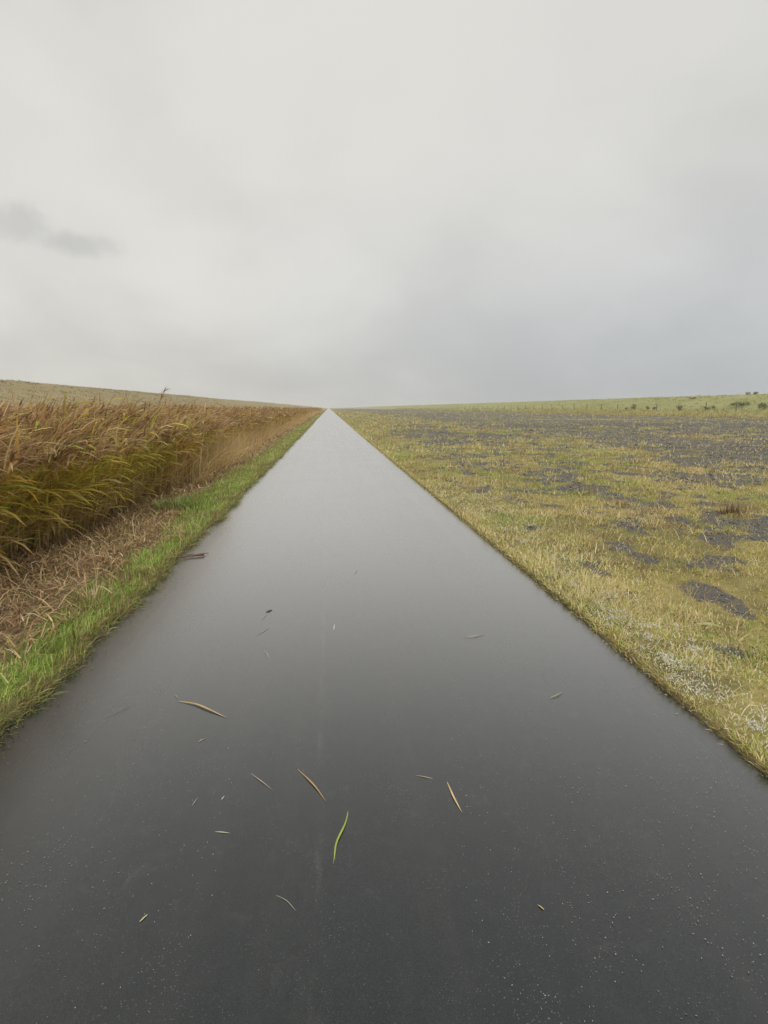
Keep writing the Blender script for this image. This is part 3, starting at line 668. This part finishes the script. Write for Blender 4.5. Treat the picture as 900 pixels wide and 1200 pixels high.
def clump(name, label, cat, cx, cy, zf, n, L, r, cols, wts, Wd, lean=(.1, .7)):
    bb = MB(); x = rng.normal(0, r, n); y = rng.normal(0, r, n); z0 = float(zf(np.array([cx]), np.array([cy]))[0])
    z = zf(cx + x, cy + y) - z0 - .01
    blades(bb, np.stack([x, y, z], -1), L * U(.45, 1.15, n), Wd * U(.7, 1.3, n), np.arctan2(y, x) + rng.normal(.2, .7, n), U(*lean, n), pick(cols, wts, n, .22), 4)
    o = bb.build(name, M_shrub); o.location = (cx, cy, z0); return tag(o, label, cat) if label else tag(o, kind='stuff')
clump('grass_tuft', 'dark brown withered tuft standing in the dry turf at the right', 'grass tuft', 5.36, 6.2, ground_z, 160, .15, .07, [(.20, .13, .07), (.28, .18, .10), (.14, .10, .06)], [3, 2, 2], .006)
clump('grass_tuft', 'dark green lush tuft in the left verge beside the dead straw', 'grass tuft', -2.2, 7.5, ground_z, 420, .20, .20, [(.17, .26, .06), (.24, .33, .08), (.13, .19, .045)], [3, 3, 2], .006)
clump('grass_tuft', 'pale straw tuft at the end of the green verge near the path', 'grass tuft', -1.78, 3.78, ground_z, 70, .20, .05, [(.55, .46, .25), (.42, .38, .15), (.28, .33, .08)], [3, 2, 2], .0035)
clump('turf_patch', None, None, 2.32, 6.1, ground_z, 500, .065, .24, [(.20, .32, .05), (.28, .38, .08)], [3, 2], .005)
clump('turf_patch', None, None, 2.65, 2.55, ground_z, 600, .055, .17, [(.25, .34, .07), (.34, .40, .10), (.18, .25, .05)], [3, 2, 2], .004)

# a tall reed over the skyline and a bent stalk lying out of the bed
def single_reed(label, x, y, H, lean, lh, nleaf):
    root = empty('reed', (x, y, gz(x, y))); tag(root, label, 'reed')
    t = np.linspace(0, 1, 9)
    P = np.stack([math.cos(lh) * lean * t ** 2, math.sin(lh) * lean * t ** 2, H * (t - .06 * t ** 3)], -1)
    V = []; 
    for i in range(9):
        r = .0055 * (1.1 - .7 * t[i])
        for k in range(5): V.append(P[i] + (r * math.cos(k * 1.2566), r * math.sin(k * 1.2566), 0))
    Q = [(i * 5 + j, i * 5 + (j + 1) % 5, (i + 1) * 5 + (j + 1) % 5, (i + 1) * 5 + j) for i in range(8) for j in range(5)]
    bb = MB(); bb.add(np.array(V), np.array((.34, .25, .12)), np.array(Q)); bb.build('stem', M_reed, root)
    for k in range(nleaf):
        bb = MB(); q = .3 + .6 * (k + .5) / nleaf; r = np.array([[np.interp(q, t, P[:, i]) for i in range(3)]])
        blades(bb, r, U(.3, .5, 1), U(.008, .011, 1), rng.normal(lh, .5, 1), U(.5, 1.1, 1), pick(LEAF, [4, 2, 3, 1, 1, 1], 1), 6); bb.build('leaf', M_reed, root)
    bb = MB(); n = 46; q = U(.86, 1.0, n); r = np.stack([np.interp(q, t, P[:, i]) for i in range(3)], -1)
    blades(bb, r, U(.10, .26, n), U(.006, .011, n), rng.normal(lh, .4, n), U(.4, 1.25, n), pick(PLUME, [4, 3, 2, 1], n), 4); bb.build('plume', M_reed, root)
single_reed('lone reed whose plume rises above the reed bed against the sky, blown to the right', -4.55, 13.4, 2.28, .55, .15, 5)
BT('reed_stalk', 'thin fallen reed stalk slanting out of the reed bed at the left', 'reed stalk', [(-2.96, 4.62, .05), (-2.84, 5.05, .17), (-2.70, 5.5, .33)], .014, (.42, .33, .18), z0=0, arch=0)

# ------------------------------------------------------------------ fence along the foot of the right dike
def box(bb, x, y, z0, z1, r, tilt=(0, 0), col=(.10, .085, .065)):
    V = []
    for (z, k) in ((z0, 1.0), (z0 + (z1 - z0) * .5, .97), (z1 - .05, .93), (z1, .7)):
        for a in range(8):
            V.append((x + r * k * math.cos(a * .7854) + tilt[0] * (z - z0), y + r * k * math.sin(a * .7854) + tilt[1] * (z - z0), z))
    Q = [(i * 8 + j, i * 8 + (j + 1) % 8, (i + 1) * 8 + (j + 1) % 8, (i + 1) * 8 + j) for i in range(3) for j in range(8)]
    T = [(24, 24 + j, 25 + j) for j in range(1, 7)]
    bb.add(np.array(V), np.array(col), np.array(Q), np.array(T))
XF = 68.0
posts_y = [66.6, 73.7, 80.85, 88.01, 95.42, 102.35, 109.96, 117.21, 124.6] + [124.6 + 7.25 * k for k in range(1, 25)]
fence = empty('fence', (XF, 80, float(dr(np.array([XF]), np.array([80.0]))[0])))
tag(fence, 'weathered post and wire fence along the foot of the green dike on the right', 'fence')
fl = np.array(fence.location); tops = []
for i, yy in enumerate(posts_y):
    zb = float(dr(np.array([XF]), np.array([yy]))[0]); hgt = 1.5 + .12 * math.sin(i * 2.7) - .06 * (i % 3)
    bb = MB(); box(bb, 0, 0, -.3, hgt, .070, (.04 * math.sin(i * 1.9), .05 * math.sin(i * 3.1 + 1)), np.array((.13, .115, .09)) * (.8 + .4 * ((i * 7) % 5) / 5))
    p_ = bb.build('post', M_wood, fence); p_.location = (0, yy - fl[1], zb - fl[2]); tops.append((yy, zb))
for hw in (.55, .95, 1.3):
    bb = MB(); V = []
    for (yy, zb) in tops:
        for k in range(4): V.append((-.09 + .006 * math.cos(k * 1.57), yy - fl[1], zb - fl[2] + hw + .006 * math.sin(k * 1.57)))
    Q = [(i * 4 + j, i * 4 + (j + 1) % 4, (i + 1) * 4 + (j + 1) % 4, (i + 1) * 4 + j) for i in range(len(tops) - 1) for j in range(4)]
    bb.add(np.array(V), np.array((.2, .2, .2)), np.array(Q)); bb.build('wire', M_wood, fence)

# ------------------------------------------------------------------ shrubs by the fence
def shrub(name, label, x, y, h, wd, colr, n, stems=4, cat='shrub'):
    h *= .66; wd *= .68; n = int(n * .7); z0 = float(dr(np.array([x]), np.array([y]))[0]); root = empty(name, (x, y, z0)); tag(root, label, cat)
    bb = MB()
    for k in range(stems):
        a = random.uniform(-1, 1) * wd * .35; e = random.uniform(-1, 1) * wd * .35
        hh = h * random.uniform(.6, .95)
        V = []
        for (q, r) in ((0, .03), (.5, .022), (1, .008)):
            for j in range(5): V.append((a * q + r * math.cos(j * 1.2566), e * q + r * math.sin(j * 1.2566), -.05 + hh * q))
        Q = [(i * 5 + j, i * 5 + (j + 1) % 5, (i + 1) * 5 + (j + 1) % 5, (i + 1) * 5 + j) for i in range(2) for j in range(5)]
        bb.add(np.array(V), np.array((.09, .065, .04)), np.array(Q))
    bb.build('stem', M_wood, root)
    bb = MB(); nc = max(5, int(n / 45)); ca = U(0, 6.28, nc); cr = wd / 2 * np.sqrt(U(0, 1, nc)) * .85; ch = h * (.2 + .75 * U(0, 1, nc) * (1 - .5 * (cr / (wd / 2)) ** 2))
    k = rng.integers(0, nc, n); sp = .16 * min(h, wd)
    c = np.stack([cr[k] * np.cos(ca[k]), cr[k] * np.sin(ca[k]), ch[k]], -1) + rng.normal(0, sp, (n, 3)) * np.array((1.2, 1.2, .9)); c[:, 2] = np.maximum(c[:, 2], .02)
    blades(bb, c, U(.10, .22, n), U(.03, .06, n), U(0, 6.28, n), U(.1, 1.3, n), pick([colr, tuple(np.array(colr) * 1.5), tuple(np.array(colr) * .7)], [3, 2, 2], n), 3)
    bb.build('foliage', M_shrub, root)
DG = (.16, .18, .07); BRN = (.17, .14, .08); OL = (.19, .20, .075)
shrub('shrub', 'tall slim dark weedy shrub at the fence, left of the creeper covered post', 69, 112.3, 1.7, 1.3, BRN, 420)
shrub('shrub', 'low dark shrub just left of the slim weedy fence shrub', 68.6, 114.5, .8, 1.2, DG, 300)
shrub('shrub', 'small dark shrub between two fence posts right of the slim weedy shrub', 69, 106.8, 1.0, .9, BRN, 300)
shrub('shrub', 'small brown shrub hard against a fence post, right one of a close pair', 69, 104.6, .95, .8, BRN, 280)
shrub('shrub', 'leafy green creeper shrub wrapped round a fence post', 68.25, 95.6, 1.75, 1.2, DG, 420)
shrub('shrub', 'low green bush high on the dike slope', 77, 104.5, .7, 3.2, OL, 500)
shrub('shrub', 'sprawling low green weeds in front of the fence', 69.5, 89.2, 1.0, 3.0, OL, 600)
shrub('shrub', 'widest dark green bush beside a fence post, at the foot of the dike', 71.2, 84.0, 1.25, 5.6, DG, 1500, 8)
shrub('shrub', 'flat green bush on the skyline of the dike', 81, 93.3, .75, 4.2, OL, 700, 6)
shrub('shrub', 'bushy green shrub at the far right end of the fence', 69.5, 77.0, 1.4, 2.6, DG, 800, 6)

# ------------------------------------------------------------------ rainy air
x0, x1, y0, y1, za, zb = -330, 340, -30, 3420, -2.2, 7.5
V = [(x, y, z) for z in (za, zb) for (x, y) in ((x0, y0), (x1, y0), (x1, y1), (x0, y1))]
F = [(3, 2, 1, 0), (4, 5, 6, 7), (0, 1, 5, 4), (1, 2, 6, 5), (2, 3, 7, 6), (3, 0, 4, 7)]
me = bpy.data.meshes.new('haze'); me.from_pydata(V, [], F); me.update()
o = bpy.data.objects.new('haze', me); COL.objects.link(o)
m = bpy.data.materials.new('rainy_air'); m.use_nodes = True; nt = m.node_tree; nt.nodes.clear()
pv = nt.nodes.new('ShaderNodeVolumePrincipled'); mo = nt.nodes.new('ShaderNodeOutputMaterial')
pv.inputs['Color'].default_value = (1, 1, 1, 1); pv.inputs['Density'].default_value = .0005; pv.inputs['Anisotropy'].default_value = .2
nt.links.new(pv.outputs[0], mo.inputs['Volume']); me.materials.append(m); tag(o, kind='stuff')
